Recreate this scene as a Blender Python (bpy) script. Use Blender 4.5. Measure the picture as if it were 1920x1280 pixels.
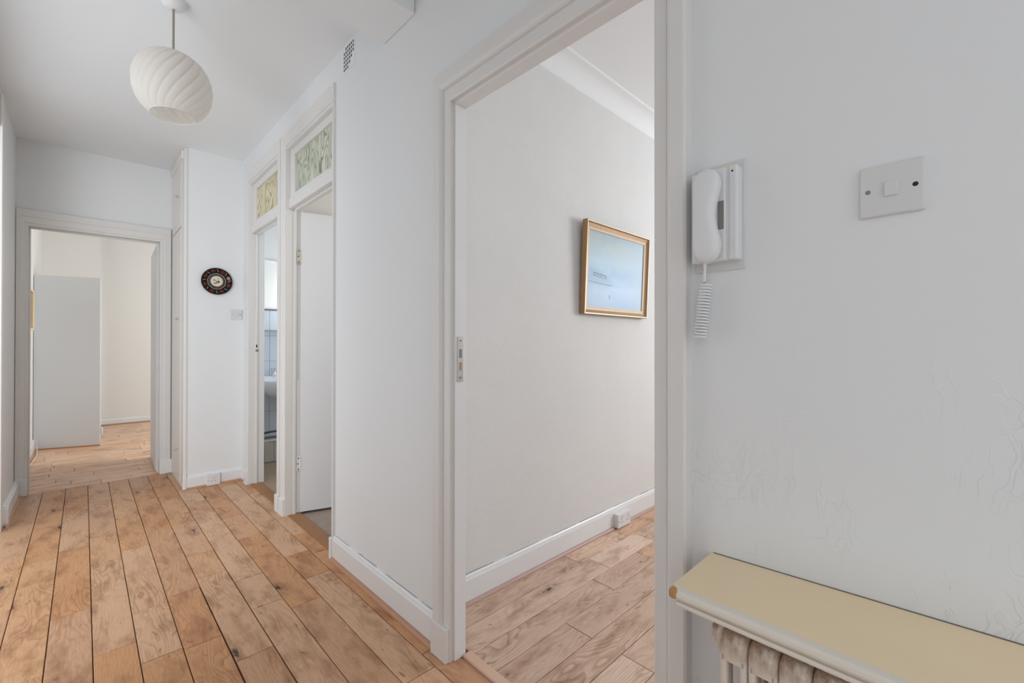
import bpy, bmesh, math, random
from mathutils import Matrix, Vector
random.seed(7)
for o in list(bpy.data.objects): bpy.data.objects.remove(o)
SC = bpy.context.scene
COL = SC.collection

# ------------------------------------------------------------------ camera
CAMH = 1.190
cam = bpy.data.cameras.new('camera'); cam.sensor_width = 36.0; cam.lens = 827.26*36/1920
cam.clip_start = .02
cob = bpy.data.objects.new('camera', cam); COL.objects.link(cob)
cob.matrix_world = (Matrix.Translation((0, 0, CAMH)) @ Matrix.Rotation(-0.77055, 4, 'Z')
                    @ Matrix.Rotation(math.pi/2+0.00423, 4, 'X') @ Matrix.Rotation(0.00092, 4, 'Z'))
SC.camera = cob

# ------------------------------------------------------------------ world, lights, exposure
W = bpy.data.worlds.new('overcast_daylight'); SC.world = W; W.use_nodes = True
bg = W.node_tree.nodes['Background']
bg.inputs[0].default_value = (.93, .965, 1, 1); bg.inputs[1].default_value = 1.10
SC.view_settings.view_transform = 'Standard'; SC.view_settings.look = 'None'
SC.view_settings.gamma = 1; SC.view_settings.use_curve_mapping = False
SC.view_settings.exposure = 0.0

def area(name, loc, direction, sx, sy, power, col=(1, 1, 1)):
    l = bpy.data.lights.new(name, 'AREA'); l.shape = 'RECTANGLE'; l.size = sx; l.size_y = sy
    l.energy = power; l.color = col
    o = bpy.data.objects.new(name, l); COL.objects.link(o); o.location = loc
    o.rotation_euler = Vector(direction).to_track_quat('-Z', 'Z').to_euler()
    return o
area('hall_fill_light', (-1.5, .9, 1.5), (.50, .86, .03), 1.3, 2.2, 50, (.93, .965, 1))  # added fill through the left opening, brightening the far hall; no real window
area('living_room_window_light', (4.55, -.2, 1.75), (-1, .35, -.05), .9, 1.2, 44, (.95, .975, 1))
area('bedroom_fill_light', (2.4, 5.45, 1.6), (-.80, .7, -.02), 1.6, 1.6, 66, (.95, .97, .97))  # added unseen fill, aimed to lift the grey cupboard front; no window here
area('bathroom_window_light', (2.55, 3.9, 1.9), (-1, .3, -.1), .7, .8, 8, (.72, .85, 1))
area('box_room_light', (2.3, 2.2, 2.0), (-.6, .5, -.1), .6, .9, 8.5, (1, .98, .95))

# ------------------------------------------------------------------ material helpers
def newmat(name):
    m = bpy.data.materials.new(name); m.use_nodes = True
    nt = m.node_tree; b = nt.nodes['Principled BSDF']
    return m, nt, b
def lin(r, g, b):
    f = lambda c: c/12.92 if c <= .04045 else ((c+.055)/1.055)**2.4
    return (f(r/255), f(g/255), f(b/255), 1)
def N(nt, t, **kw):
    n = nt.nodes.new(t)
    for k, v in kw.items():
        if k in n.inputs.keys() if isinstance(k, str) else False: n.inputs[k].default_value = v
        else: setattr(n, k, v)
    return n
def setin(n, **kw):
    for k, v in kw.items(): n.inputs[k.replace('_', ' ')].default_value = v
    return n
def plain(name, col, rough=.5, metal=0, spec=.5, var=0, vscale=6, bump=0, bscale=60, bdist=.001, emit=None):
    m, nt, b = newmat(name); L = nt.links.new
    b.inputs['Base Color'].default_value = col; b.inputs['Roughness'].default_value = rough
    b.inputs['Metallic'].default_value = metal; b.inputs['Specular IOR Level'].default_value = spec
    tc = N(nt, 'ShaderNodeTexCoord')
    if var:
        n = N(nt, 'ShaderNodeTexNoise'); setin(n, Scale=vscale, Detail=4.0); L(tc.outputs['Object'], n.inputs['Vector'])
        mx = N(nt, 'ShaderNodeMix', data_type='RGBA'); L(n.outputs[0], mx.inputs[0])
        mx.inputs[6].default_value = tuple(c*(1-var) for c in col[:3])+(1,)
        mx.inputs[7].default_value = tuple(min(1, c*(1+var)) for c in col[:3])+(1,)
        L(mx.outputs[2], b.inputs['Base Color'])
    if bump:
        n = N(nt, 'ShaderNodeTexNoise'); setin(n, Scale=bscale, Detail=5.0, Roughness=.6); L(tc.outputs['Object'], n.inputs['Vector'])
        bp = N(nt, 'ShaderNodeBump'); setin(bp, Strength=bump, Distance=bdist); L(n.outputs[0], bp.inputs['Height'])
        L(bp.outputs[0], b.inputs['Normal'])
    return m

WALLC = (.825, .835, .84, 1)
M = {}
M['wall'] = plain('hall_wall_emulsion', WALLC, .75, spec=.25, var=.012, vscale=3, bump=.12, bscale=22, bdist=.004)
M['ceil'] = plain('ceiling_emulsion', (.885, .90, .91, 1), .85, spec=.2, var=.01, vscale=2, bump=.08, bscale=15, bdist=.004)
M['gloss'] = plain('white_gloss_woodwork', (.79, .775, .755, 1), .32, spec=.5, var=.02, vscale=5, bump=.08, bscale=18, bdist=.003)
M['gloss_white'] = plain('clean_white_gloss', (.84, .845, .85, 1), .3, spec=.5, var=.012, vscale=5, bump=.06, bscale=18, bdist=.003)
M['door'] = plain('door_leaf_paint', (.80, .81, .83, 1), .45, spec=.4, var=.015, vscale=4, bump=.05, bscale=25, bdist=.002)
M['cup'] = plain('cream_cupboard_gloss', (.88, .85, .81, 1), .35, spec=.5, var=.02, vscale=6)
M['cream'] = plain('cream_wall_emulsion', (.835, .825, .79, 1), .8, spec=.2, var=.01, vscale=2)
M['grey_panel'] = plain('pale_grey_panel', (.745, .775, .81, 1), .5, spec=.35, var=.015, vscale=3)
M['plastic'] = plain('white_plastic', (.80, .81, .82, 1), .35, var=.01)
M['plastic_dim'] = plain('aged_white_plastic', (.715, .715, .71, 1), .35, var=.02, vscale=30)
M['dark'] = plain('dark_hole', (.012, .011, .010, 1), .7)
M['recess'] = plain('grey_recess', (.25, .24, .22, 1), .6)
M['steel'] = plain('worn_steel', (.62, .60, .58, 1), .35, metal=.9, var=.1, vscale=60)
M['chrome'] = plain('chrome', (.75, .77, .80, 1), .12, metal=1)
M['brass'] = plain('worn_brass', (.45, .30, .16, 1), .4, metal=.8)
M['hinge'] = plain('hinge_metal', (.60, .54, .47, 1), .5, metal=.4, var=.1, vscale=60)
M['shade'] = None
M['rod'] = plain('pendant_rod', (.36, .33, .26, 1), .4, metal=.4)
M['ceramic'] = plain('basin_ceramic', (.86, .88, .92, 1), .12, spec=.6)
M['tile'] = plain('bathroom_tile', (.66, .71, .78, 1), .2, spec=.5, var=.02, vscale=9)
M['grout'] = plain('dark_grout', (.30, .31, .33, 1), .9)
M['panelbeige'] = plain('aged_panel', (.60, .57, .50, 1), .55, var=.12, vscale=7)
M['beigefloor'] = plain('bathroom_vinyl', (.42, .31, .21, 1), .5, var=.12, vscale=5)
M['lino'] = plain('box_room_floor', (.38, .30, .245, 1), .6, var=.25, vscale=14)
M['pipe'] = plain('dark_pipe', (.10, .075, .055, 1), .4, metal=.3)
M['glass_edge'] = plain('glass_shelf_green', (.18, .30, .31, 1), .1)
M['subfloor'] = plain('subfloor', (.05, .03, .018, 1), .9)
M['threshold'] = plain('threshold_wood', lin(160, 112, 72), .45, var=.12, vscale=9)
M['side_floor'] = plain('pale_grey_carpet', (.74, .77, .80, 1), .9, var=.08, vscale=5)
M['quad'] = plain('quadrant_wood', lin(190, 142, 112), .4, var=.08, vscale=14)
M['quad_pink'] = plain('quadrant_wood_pinkish', lin(190, 158, 148), .4, var=.08, vscale=14)
M['strip'] = plain('threshold_strip_wood', lin(222, 184, 160), .4, var=.06, vscale=14)
M['cable'] = plain('cream_cable', (.75, .70, .58, 1), .5)
M['slip'] = plain('pale_slip', lin(214, 190, 160), .5, var=.06, vscale=30)
M['gold'] = plain('gilt_frame', lin(170, 134, 92), .38, metal=.2, var=.12, vscale=30)
M['gold_pale'] = plain('pale_gilt', lin(238, 226, 205), .35, metal=.05, var=.04, vscale=30)
M['goldlight'] = plain('pale_gold', lin(240, 226, 180), .4, var=.05, vscale=20)
M['chip'] = plain('bare_wood_chip', lin(190, 140, 90), .6, var=.1, vscale=60)

# plaster with trowel marks (entry-phone wall)
def trowel():
    m, nt, b = newmat('trowelled_plaster_paint'); L = nt.links.new
    b.inputs['Base Color'].default_value = WALLC; b.inputs['Roughness'].default_value = .6
    b.inputs['Specular IOR Level'].default_value = .3
    tc = N(nt, 'ShaderNodeTexCoord')
    n0 = setin(N(nt, 'ShaderNodeTexNoise'), Scale=7.0, Detail=3.0); L(tc.outputs['Object'], n0.inputs['Vector'])
    mp = N(nt, 'ShaderNodeMapping'); mp.inputs['Scale'].default_value = (1, 3.0, 1.0); L(tc.outputs['Object'], mp.inputs[0])
    mixv = N(nt, 'ShaderNodeMix', data_type='RGBA'); mixv.inputs[0].default_value = .22
    L(mp.outputs[0], mixv.inputs[6]); L(n0.outputs['Color'], mixv.inputs[7])
    n1 = setin(N(nt, 'ShaderNodeTexNoise'), Scale=11.0, Detail=2.0, Distortion=1.2); L(mixv.outputs[2], n1.inputs['Vector'])
    ab = N(nt, 'ShaderNodeMath', operation='SUBTRACT'); L(n1.outputs[0], ab.inputs[0]); ab.inputs[1].default_value = .5
    ab2 = N(nt, 'ShaderNodeMath', operation='ABSOLUTE'); L(ab.outputs[0], ab2.inputs[0])
    mr = N(nt, 'ShaderNodeMapRange'); L(ab2.outputs[0], mr.inputs[0]); mr.inputs[1].default_value = 0; mr.inputs[2].default_value = .035
    n2 = setin(N(nt, 'ShaderNodeTexNoise'), Scale=5.0, Detail=2.0); L(tc.outputs['Object'], n2.inputs['Vector'])
    mk = N(nt, 'ShaderNodeMapRange'); L(n2.outputs[0], mk.inputs[0]); mk.inputs[1].default_value = .44; mk.inputs[2].default_value = .64
    sep = N(nt, 'ShaderNodeSeparateXYZ'); L(tc.outputs['Object'], sep.inputs[0])
    low = N(nt, 'ShaderNodeMapRange'); L(sep.outputs[2], low.inputs[0]); low.inputs[1].default_value = 1.35; low.inputs[2].default_value = .8
    mk2 = N(nt, 'ShaderNodeMath', operation='MULTIPLY'); L(mk.outputs[0], mk2.inputs[0]); L(low.outputs[0], mk2.inputs[1])
    inv = N(nt, 'ShaderNodeMath', operation='SUBTRACT'); inv.inputs[0].default_value = 1; L(mr.outputs[0], inv.inputs[1])
    ht = N(nt, 'ShaderNodeMath', operation='MULTIPLY'); L(inv.outputs[0], ht.inputs[0]); L(mk2.outputs[0], ht.inputs[1])
    bp = setin(N(nt, 'ShaderNodeBump'), Strength=.55, Distance=.002); L(ht.outputs[0], bp.inputs['Height'])
    n3 = setin(N(nt, 'ShaderNodeTexNoise'), Scale=25.0, Detail=4.0); L(tc.outputs['Object'], n3.inputs['Vector'])
    bp2 = setin(N(nt, 'ShaderNodeBump'), Strength=.12, Distance=.003); L(n3.outputs[0], bp2.inputs['Height']); L(bp.outputs[0], bp2.inputs['Normal'])
    L(bp2.outputs[0], b.inputs['Normal'])
    return m
M['plaster'] = trowel()
def woodchip():
    m, nt, b = newmat('woodchip_wallpaper'); L = nt.links.new
    b.inputs['Base Color'].default_value = (.795, .79, .785, 1); b.inputs['Roughness'].default_value = .8
    b.inputs['Specular IOR Level'].default_value = .2
    tc = N(nt, 'ShaderNodeTexCoord'); mp = N(nt, 'ShaderNodeMapping'); mp.inputs['Scale'].default_value = (1.5, 1, .8); L(tc.outputs['Object'], mp.inputs[0])
    n1 = setin(N(nt, 'ShaderNodeTexNoise'), Scale=105.0, Detail=3.0, Roughness=.65); L(mp.outputs[0], n1.inputs['Vector'])
    bp = setin(N(nt, 'ShaderNodeBump'), Strength=1.0, Distance=.003); L(n1.outputs[0], bp.inputs['Height'])
    L(bp.outputs[0], b.inputs['Normal'])
    n2 = setin(N(nt, 'ShaderNodeTexNoise'), Scale=4.0, Detail=5.0); L(tc.outputs['Object'], n2.inputs['Vector'])
    mx = N(nt, 'ShaderNodeMix', data_type='RGBA'); L(n2.outputs[0], mx.inputs[0])
    mx.inputs[6].default_value = (.77, .765, .755, 1); mx.inputs[7].default_value = (.82, .815, .81, 1)
    L(mx.outputs[2], b.inputs['Base Color'])
    return m
M['woodchip'] = woodchip()

def oak(name, ramp, gloss=.38):
    """oak boards; local x runs along the board, every board draws its own figure from its random number"""
    m, nt, b = newmat(name); L = nt.links.new
    tc = N(nt, 'ShaderNodeTexCoord'); oi = N(nt, 'ShaderNodeObjectInfo')
    off = N(nt, 'ShaderNodeVectorMath', operation='SCALE'); off.inputs[0].default_value = (37.1, 17.7, 5.3)
    L(oi.outputs['Random'], off.inputs['Scale'])
    P = N(nt, 'ShaderNodeVectorMath', operation='ADD'); L(tc.outputs['Object'], P.inputs[0]); L(off.outputs[0], P.inputs[1])
    def mapped(sx, sy, sz=1):
        mp = N(nt, 'ShaderNodeMapping'); mp.inputs['Scale'].default_value = (sx, sy, sz); L(P.outputs[0], mp.inputs[0]); return mp
    def math_(op, a, c=None, v=None, cl=False):
        n = N(nt, 'ShaderNodeMath', operation=op); n.use_clamp = cl; L(a, n.inputs[0])
        if c is not None: L(c, n.inputs[1])
        if v is not None: n.inputs[1].default_value = v
        return n.outputs[0]
    # slow figure that bends the growth rings
    fig = setin(N(nt, 'ShaderNodeTexNoise'), Scale=1.0, Detail=2.0, Roughness=.4); L(mapped(2.3, 8.5).outputs[0], fig.inputs['Vector'])
    # knots: sparse cells, with a distorted lookup so that they are not round dots
    wob = setin(N(nt, 'ShaderNodeTexNoise'), Scale=30.0, Detail=2.0); L(P.outputs[0], wob.inputs['Vector'])
    vm = mapped(1.9, 6.6, 1)
    wv = N(nt, 'ShaderNodeMix', data_type='RGBA'); wv.inputs[0].default_value = .10; L(vm.outputs[0], wv.inputs[6]); L(wob.outputs['Color'], wv.inputs[7])
    vo = N(nt, 'ShaderNodeTexVoronoi'); vo.voronoi_dimensions = '2D'; vo.inputs['Scale'].default_value = 1.0; L(wv.outputs[2], vo.inputs['Vector'])
    vs = N(nt, 'ShaderNodeSeparateColor'); L(vo.outputs['Color'], vs.inputs[0])
    has = math_('GREATER_THAN', vs.outputs[0], v=.66)
    has2 = math_('GREATER_THAN', vs.outputs[0], v=.73)
    def rng(o, a, c, t0=0, t1=1):
        r = N(nt, 'ShaderNodeMapRange'); L(o, r.inputs[0]); r.inputs[1].default_value = a; r.inputs[2].default_value = c
        r.inputs[3].default_value = t0; r.inputs[4].default_value = t1; return r.outputs[0]
    knot = math_('MULTIPLY', rng(vo.outputs['Distance'], .24, 0.0), has)      # soft halo round a knot
    kcore = math_('MULTIPLY', math_('MULTIPLY', rng(vo.outputs['Distance'], .066, .028), rng(wob.outputs[0], .32, .48)), has2)
    sep = N(nt, 'ShaderNodeSeparateXYZ'); L(P.outputs[0], sep.inputs[0])
    ring = math_('ADD', math_('ADD', math_('MULTIPLY', sep.outputs[1], v=46), math_('MULTIPLY', fig.outputs[0], v=15.0)), math_('MULTIPLY', math_('POWER', knot, v=1.5), v=4.0))
    fr = math_('FRACT', ring)
    line = math_('MULTIPLY', rng(fr, .35, .93), rng(fr, 1.0, .94))
    # fine straight fibre and pores
    fib = setin(N(nt, 'ShaderNodeTexNoise'), Scale=1.0, Detail=3.0, Roughness=.65); L(mapped(9, 260).outputs[0], fib.inputs['Vector'])
    # cloudy discolouration
    cl = setin(N(nt, 'ShaderNodeTexNoise'), Scale=1.0, Detail=4.0, Roughness=.6); L(mapped(5, 13).outputs[0], cl.inputs['Vector'])
    # short dark ticks
    tk = setin(N(nt, 'ShaderNodeTexNoise'), Scale=1.0, Detail=2.0, Roughness=.5, Distortion=.6); L(mapped(16, 40).outputs[0], tk.inputs['Vector'])
    cr = N(nt, 'ShaderNodeValToRGB'); L(oi.outputs['Random'], cr.inputs[0]); cr.color_ramp.interpolation = 'LINEAR'
    e = cr.color_ramp.elements
    for i, (p, c) in enumerate(ramp):
        el = e[i] if i < 2 else e.new(p)
        el.position = p; el.color = c
    def mul(colout, fac, dark):
        mx = N(nt, 'ShaderNodeMix', data_type='RGBA'); mx.blend_type = 'MULTIPLY'; L(fac, mx.inputs[0]); L(colout, mx.inputs[6]); mx.inputs[7].default_value = dark
        return mx.outputs[2]
    rp = setin(N(nt, 'ShaderNodeTexNoise'), Scale=1.0, Detail=1.0); L(mapped(1.7, 5).outputs[0], rp.inputs['Vector'])
    rmask = math_('MULTIPLY', line, rng(rp.outputs[0], .44, .70, .12, .70))
    c = cr.outputs[0]
    c = mul(c, rng(cl.outputs[0], .48, .74, 0, 1), (.58, .47, .38, 1))
    c = mul(c, rng(cl.outputs[0], .34, .12, 0, .6), (1.16, 1.18, 1.20, 1))
    c = mul(c, rmask, (.60, .48, .38, 1))
    c = mul(c, rng(fib.outputs[0], .44, .72, 0, .7), (.78, .70, .62, 1))
    c = mul(c, rng(tk.outputs[0], .67, .76, 0, .75), (.45, .34, .26, 1))
    c = mul(c, math_('MULTIPLY', math_('POWER', knot, v=1.2), rng(tk.outputs[0], .30, .58)), (.34, .23, .15, 1))
    c = mul(c, kcore, (.10, .08, .075, 1))
    L(c, b.inputs['Base Color'])
    b.inputs['Roughness'].default_value = gloss; b.inputs['Specular IOR Level'].default_value = .35
    bp = setin(N(nt, 'ShaderNodeBump'), Strength=.15, Distance=.0008); L(fib.outputs[0], bp.inputs['Height']); L(bp.outputs[0], b.inputs['Normal'])
    return m
M['oak_hall'] = oak('oak_hall_boards', [(0, lin(212, 168, 132)), (1, lin(212, 160, 114)), (.2, lin(222, 180, 146)), (.4, lin(202, 154, 118)), (.6, lin(220, 172, 128)), (.8, lin(208, 152, 106))])
M['oak_room'] = oak('oak_living_room_boards', [(0, lin(228, 196, 174)), (1, lin(236, 202, 178)), (.3, lin(214, 184, 164)), (.55, lin(242, 214, 194)), (.8, lin(224, 182, 150))])
M['oak_far'] = oak('oak_bedroom_boards', [(0, lin(240, 202, 172)), (1, lin(232, 188, 154)), (.3, lin(244, 208, 180)), (.6, lin(234, 194, 162)), (.8, lin(240, 202, 172))])

# ------------------------------------------------------------------ mesh helpers
class MB:
    def __init__(s): s.bm = bmesh.new()
    def box(s, x0, y0, z0, x1, y1, z1, bev=0, seg=2):
        r = bmesh.ops.create_cube(s.bm, size=1)
        vs = r['verts']
        for v in vs: v.co = Vector(((x0+x1)/2+v.co.x*(x1-x0), (y0+y1)/2+v.co.y*(y1-y0), (z0+z1)/2+v.co.z*(z1-z0)))
        if bev:
            es = list({e for v in vs for e in v.link_edges})
            bmesh.ops.bevel(s.bm, geom=es, offset=bev, segments=seg, affect='EDGES', profile=.5)
        return s
    def loft(s, rings, closed=True, cap=True):
        """rings: lists of points (same count)"""
        R = [[s.bm.verts.new(p) for p in r] for r in rings]
        n = len(R[0])
        for a, b in zip(R[:-1], R[1:]):
            for i in range(n if closed else n-1):
                j = (i+1) % n
                try: s.bm.faces.new((a[i], a[j], b[j], b[i]))
                except ValueError: pass
        if cap and closed:
            s.bm.faces.new(list(reversed(R[0]))); s.bm.faces.new(R[-1])
        return s
    def tube(s, pts, r, n=8):
        rings = []
        pts = [Vector(p) for p in pts]
        up = None
        for i, p in enumerate(pts):
            t = (pts[min(i+1, len(pts)-1)]-pts[max(i-1, 0)]).normalized()
            if up is None:
                up = t.orthogonal().normalized()
            else:
                up = (up-t*up.dot(t)).normalized()
            w = t.cross(up)
            rr = r[i] if isinstance(r, (list, tuple)) else r
            rings.append([p+(up*math.cos(2*math.pi*k/n)+w*math.sin(2*math.pi*k/n))*rr for k in range(n)])
        return s.loft(rings)
    def lathe(s, prof, origin, axis='Z', n=32, cap=False):
        rings = []
        ox, oy, oz = origin
        for r, h in prof:
            ring = []
            for k in range(n):
                a = 2*math.pi*k/n; c, d = r*math.cos(a), r*math.sin(a)
                if axis == 'Z': ring.append((ox+c, oy+d, oz+h))
                elif axis == 'Y': ring.append((ox+c, oy+h, oz+d))
                else: ring.append((ox+h, oy+c, oz+d))
            rings.append(ring)
        return s.loft(rings, cap=cap)
    def build(s, name, mat, parent=None, smooth=False, loc=None):
        bmesh.ops.recalc_face_normals(s.bm, faces=s.bm.faces)
        me = bpy.data.meshes.new(name); s.bm.to_mesh(me); s.bm.free()
        me.materials.append(M[mat] if isinstance(mat, str) else mat)
        if smooth:
            for p in me.polygons: p.use_smooth = True
        o = bpy.data.objects.new(name, me); COL.objects.link(o)
        if parent is not None: attach(o, parent)
        if smooth == 'auto':
            pass
        return o
def attach(o, parent):
    o.parent = parent
    loc = world_loc(parent)
    o.matrix_parent_inverse = Matrix.Translation(-loc)
def world_loc(o):
    v = Vector(o.location)
    if o.parent is not None and o.parent.type == 'EMPTY' and o.type == 'EMPTY': v = v
    return v
def empty(name, loc):
    o = bpy.data.objects.new(name, None); COL.objects.link(o); o.location = loc; o.empty_display_size = .1; return o
def tag(o, label=None, cat=None, group=None, kind=None):
    if label: o['label'] = label
    if cat: o['category'] = cat
    if group: o['group'] = group
    if kind: o['kind'] = kind
    return o
def thing(name, loc, label, cat, group=None): return tag(empty(name, loc), label, cat, group)
def struct(o, label=None): return tag(o, label, kind='structure')
def smooth_by_angle(o, ang=35):
    me = o.data
    for p in me.polygons: p.use_smooth = True
    bm = bmesh.new(); bm.from_mesh(me)
    for e in bm.edges:
        if len(e.link_faces) == 2 and e.calc_face_angle(0) > math.radians(ang): e.smooth = False
    bm.to_mesh(me); bm.free()
    return o

def grid_wall(axis, p0, p1, s0, s1, z0, z1, openings):
    """wall slab between p0 and p1 on its own axis, along s, with rectangular openings (sa, sb, za, zb)"""
    mb = MB()
    ss = sorted({s0, s1, *[v for o in openings for v in o[:2]]}); zs = sorted({z0, z1, *[v for o in openings for v in o[2:]]})
    for a, b in zip(ss[:-1], ss[1:]):
        for c, d in zip(zs[:-1], zs[1:]):
            if any(o[0]-1e-6 <= a and b <= o[1]+1e-6 and o[2]-1e-6 <= c and d <= o[3]+1e-6 for o in openings): continue
            if axis == 'X': mb.box(p0, a, c, p1, b, d)
            else: mb.box(a, p0, c, b, p1, d)
    bmesh.ops.remove_doubles(mb.bm, verts=mb.bm.verts, dist=1e-5)
    # drop the doubled faces inside the slab
    seen = {}
    for f in list(mb.bm.faces):
        k = tuple(sorted(v.index for v in f.verts)) if False else tuple(sorted((round(v.co.x, 4), round(v.co.y, 4), round(v.co.z, 4)) for v in f.verts))
        seen.setdefault(k, []).append(f)
    kill = [f for fs in seen.values() if len(fs) > 1 for f in fs]
    bmesh.ops.delete(mb.bm, geom=kill, context='FACES')
    return mb

CEIL = 2.785
# ------------------------------------------------------------------ the shell
WR0, WR1 = 1.0, 1.11
WT = 1.05                                    # thin partition beside the living room
A_S, A_E, A_T = .531, 1.336, 2.09            # living room doorway (along Y) and its height
C_S, C_E = 2.462, 3.258                      # box room doorway
B_S, B_E = 3.437, 4.203                      # bathroom doorway
BC_T = 2.545
# right-hand wall: plaster part by the camera, smooth part beyond the doorway
w = grid_wall('X', WR0, WT, -1.6, .5, 0, CEIL, []).build('wall_right', 'plaster'); struct(w, 'near part of the right wall with trowel marks, carrying the entry phone')
mbw = grid_wall('X', WR0, WR1, 1.66, 4.43, 0, CEIL, [(C_S-.018, C_E+.018, 0, BC_T), (B_S-.018, B_E+.018, 0, BC_T)])
tmp = grid_wall('X', WR0, WT, .5, 1.66, 0, CEIL, [(A_S-.02, A_E+.02, 0, A_T+.02)])
me_ = bpy.data.meshes.new('t'); tmp.bm.to_mesh(me_); mbw.bm.from_mesh(me_); tmp.bm.free(); bpy.data.meshes.remove(me_)
w = mbw.build('wall_right_passage', 'wall'); struct(w, 'smooth white right wall of the hall pierced by three doorways')
LX = -.382
w = grid_wall('X', LX-.12, LX, -1.6, 5.13, 0, CEIL, [(-.75, .15, 0, 2.3), (1.72, 4.22, 0, 2.55)]).build('wall_left', 'wall'); struct(w, 'narrow sliver of white wall at the left edge')  # unseen openings cut and sized to let daylight onto the hall walls
w = grid_wall('Y', 5.13, 5.25, LX-.3, 1.4, 0, CEIL, [(-.332, .513, 0, 2.128)]).build('wall_end', 'wall'); struct(w, 'white wall over the far doorway')
w = MB().box(.60, 4.43, 0, 1.0, 5.13, CEIL).build('wall_pier', 'wall'); struct(w, 'short white wall with the decorative plate')
c = MB().box(LX-.12, -1.6, CEIL, 1.11, 5.25, CEIL+.1).build('ceiling', 'ceil'); struct(c)
b = MB().box(LX, 1.62, 2.578, 1.0, 1.88, CEIL, .004, 1).build('trim_beam', 'ceil'); struct(b, 'white boxed ceiling beam at the top of the picture')
# sub floors
fl = MB().box(LX-.0, -1.6, -.05, 1.04, 5.135, -.014).build('floor', 'subfloor'); struct(fl, 'oak plank floor of the hall')
fa = MB().box(1.04, -1.9, -.05, 4.7, 1.62, -.014).build('floor_living_room', 'subfloor'); struct(fa, 'oak plank floor of the room with the painting')
ff = MB().box(-.55, 5.135, -.05, 3.4, 8.9, -.014).build('floor_bedroom', 'subfloor'); struct(ff, 'oak plank floor beyond the far doorway')

f = MB().box(-2.4, 1.4, -.05, LX-.0, 4.5, -.001).build('floor_side_room', 'side_floor'); struct(f)
f = MB().box(-1.6, -.9, -.05, LX-.0, .3, -.001).build('floor_side_entry', 'side_floor'); struct(f)
# living room shell
w = MB().box(1.05, 1.60, 0, 4.8, 1.72, CEIL).build('wall_living_room', 'woodchip'); struct(w, 'textured wall carrying the blue painting')
w = grid_wall('X', 4.7, 4.82, -1.9, 1.72, 0, CEIL, [(-1.2, .9, .8, 2.3)]).build('wall_living_room_far', 'woodchip'); struct(w)
w = MB().box(1.05, -2.0, 0, 4.8, -1.9, CEIL).build('wall_living_room_near', 'woodchip'); struct(w)
c = MB().box(1.05, -1.9, CEIL, 4.8, 1.72, CEIL+.1).build('ceiling_living_room', 'ceil'); struct(c)
# plaster cove along that wall
prof = []
for i in range(9):
    a = math.pi/2*i/8
    prof.append((1.60-.085+.085*math.cos(a)*1.0 if False else 1.60-.012-.078*(1-math.cos(a)), 2.695+.078*math.sin(a)))
ring = [(1.60, 2.68), (1.589, 2.683), (1.589, 2.694)]+prof+[(1.505, 2.773), (1.49, 2.776), (1.484, 2.785), (1.60, 2.785)]
mb = MB(); mb.loft([[(x, y, z) for y, z in ring] for x in (1.05, 4.7)])
cv = mb.build('trim_cove', 'ceil'); smooth_by_angle(cv, 30); struct(cv, 'plaster cove between the textured wall and the ceiling')

# box room and bathroom shells
w = MB().box(1.11, 1.72, 0, 2.6, 1.80, CEIL).build('wall_box_room_near', 'cream'); struct(w)
w = MB().box(2.5, 1.80, 0, 2.6, 3.34, CEIL).build('wall_box_room', 'cream'); struct(w)
w = MB().box(1.11, 3.34, 0, 2.9, 3.42, CEIL).build('wall_partition', 'cream'); struct(w, 'partition between the bathroom and the box room')
w = MB().box(1.0, 4.935, 0, 2.9, 5.05, CEIL).build('wall_bathroom', 'cream'); struct(w, 'bathroom wall behind the basin')
w = grid_wall('X', 2.8, 2.9, 3.42, 4.935, 0, CEIL, [(3.6, 4.3, 1.3, 2.3)]).build('wall_bathroom_far', 'cream'); struct(w)
c = MB().box(1.11, 1.72, CEIL, 2.9, 5.05, CEIL+.1).build('ceiling_bathroom', 'ceil'); struct(c)
f = MB().box(1.04, 1.62, -.05, 2.6, 3.42, -.006).build('floor_box_room', 'lino'); struct(f)
f = MB().box(1.04, 3.42, -.05, 2.9, 4.95, -.004).build('floor_bathroom', 'beigefloor'); struct(f)

# bedroom shell beyond the far doorway
w = MB().box(-.52, 5.25, 0, -.402, 8.75, CEIL).build('wall_bedroom_left', 'cream'); struct(w)
w = MB().box(-.52, 8.45, 0, .163, 8.60, CEIL).box(.163, 8.69, 0, 3.4, 8.80, CEIL).box(.10, 8.5, 0, .163, 8.75, CEIL).build('wall_bedroom_back', 'cream'); struct(w, 'cream wall seen through the far doorway')
w = MB().box(.62, 5.14, 0, 3.4, 5.25, CEIL).build('wall_bedroom_near', 'cream'); struct(w)
w = grid_wall('X', 3.4, 3.5, 5.14, 8.8, 0, CEIL, [(6.0, 8.0, .8, 2.4)]).build('wall_bedroom_right', 'cream'); struct(w)
c = MB().box(-.52, 5.25, CEIL, 3.5, 8.8, CEIL+.1).build('ceiling_bedroom', 'ceil'); struct(c)

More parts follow.
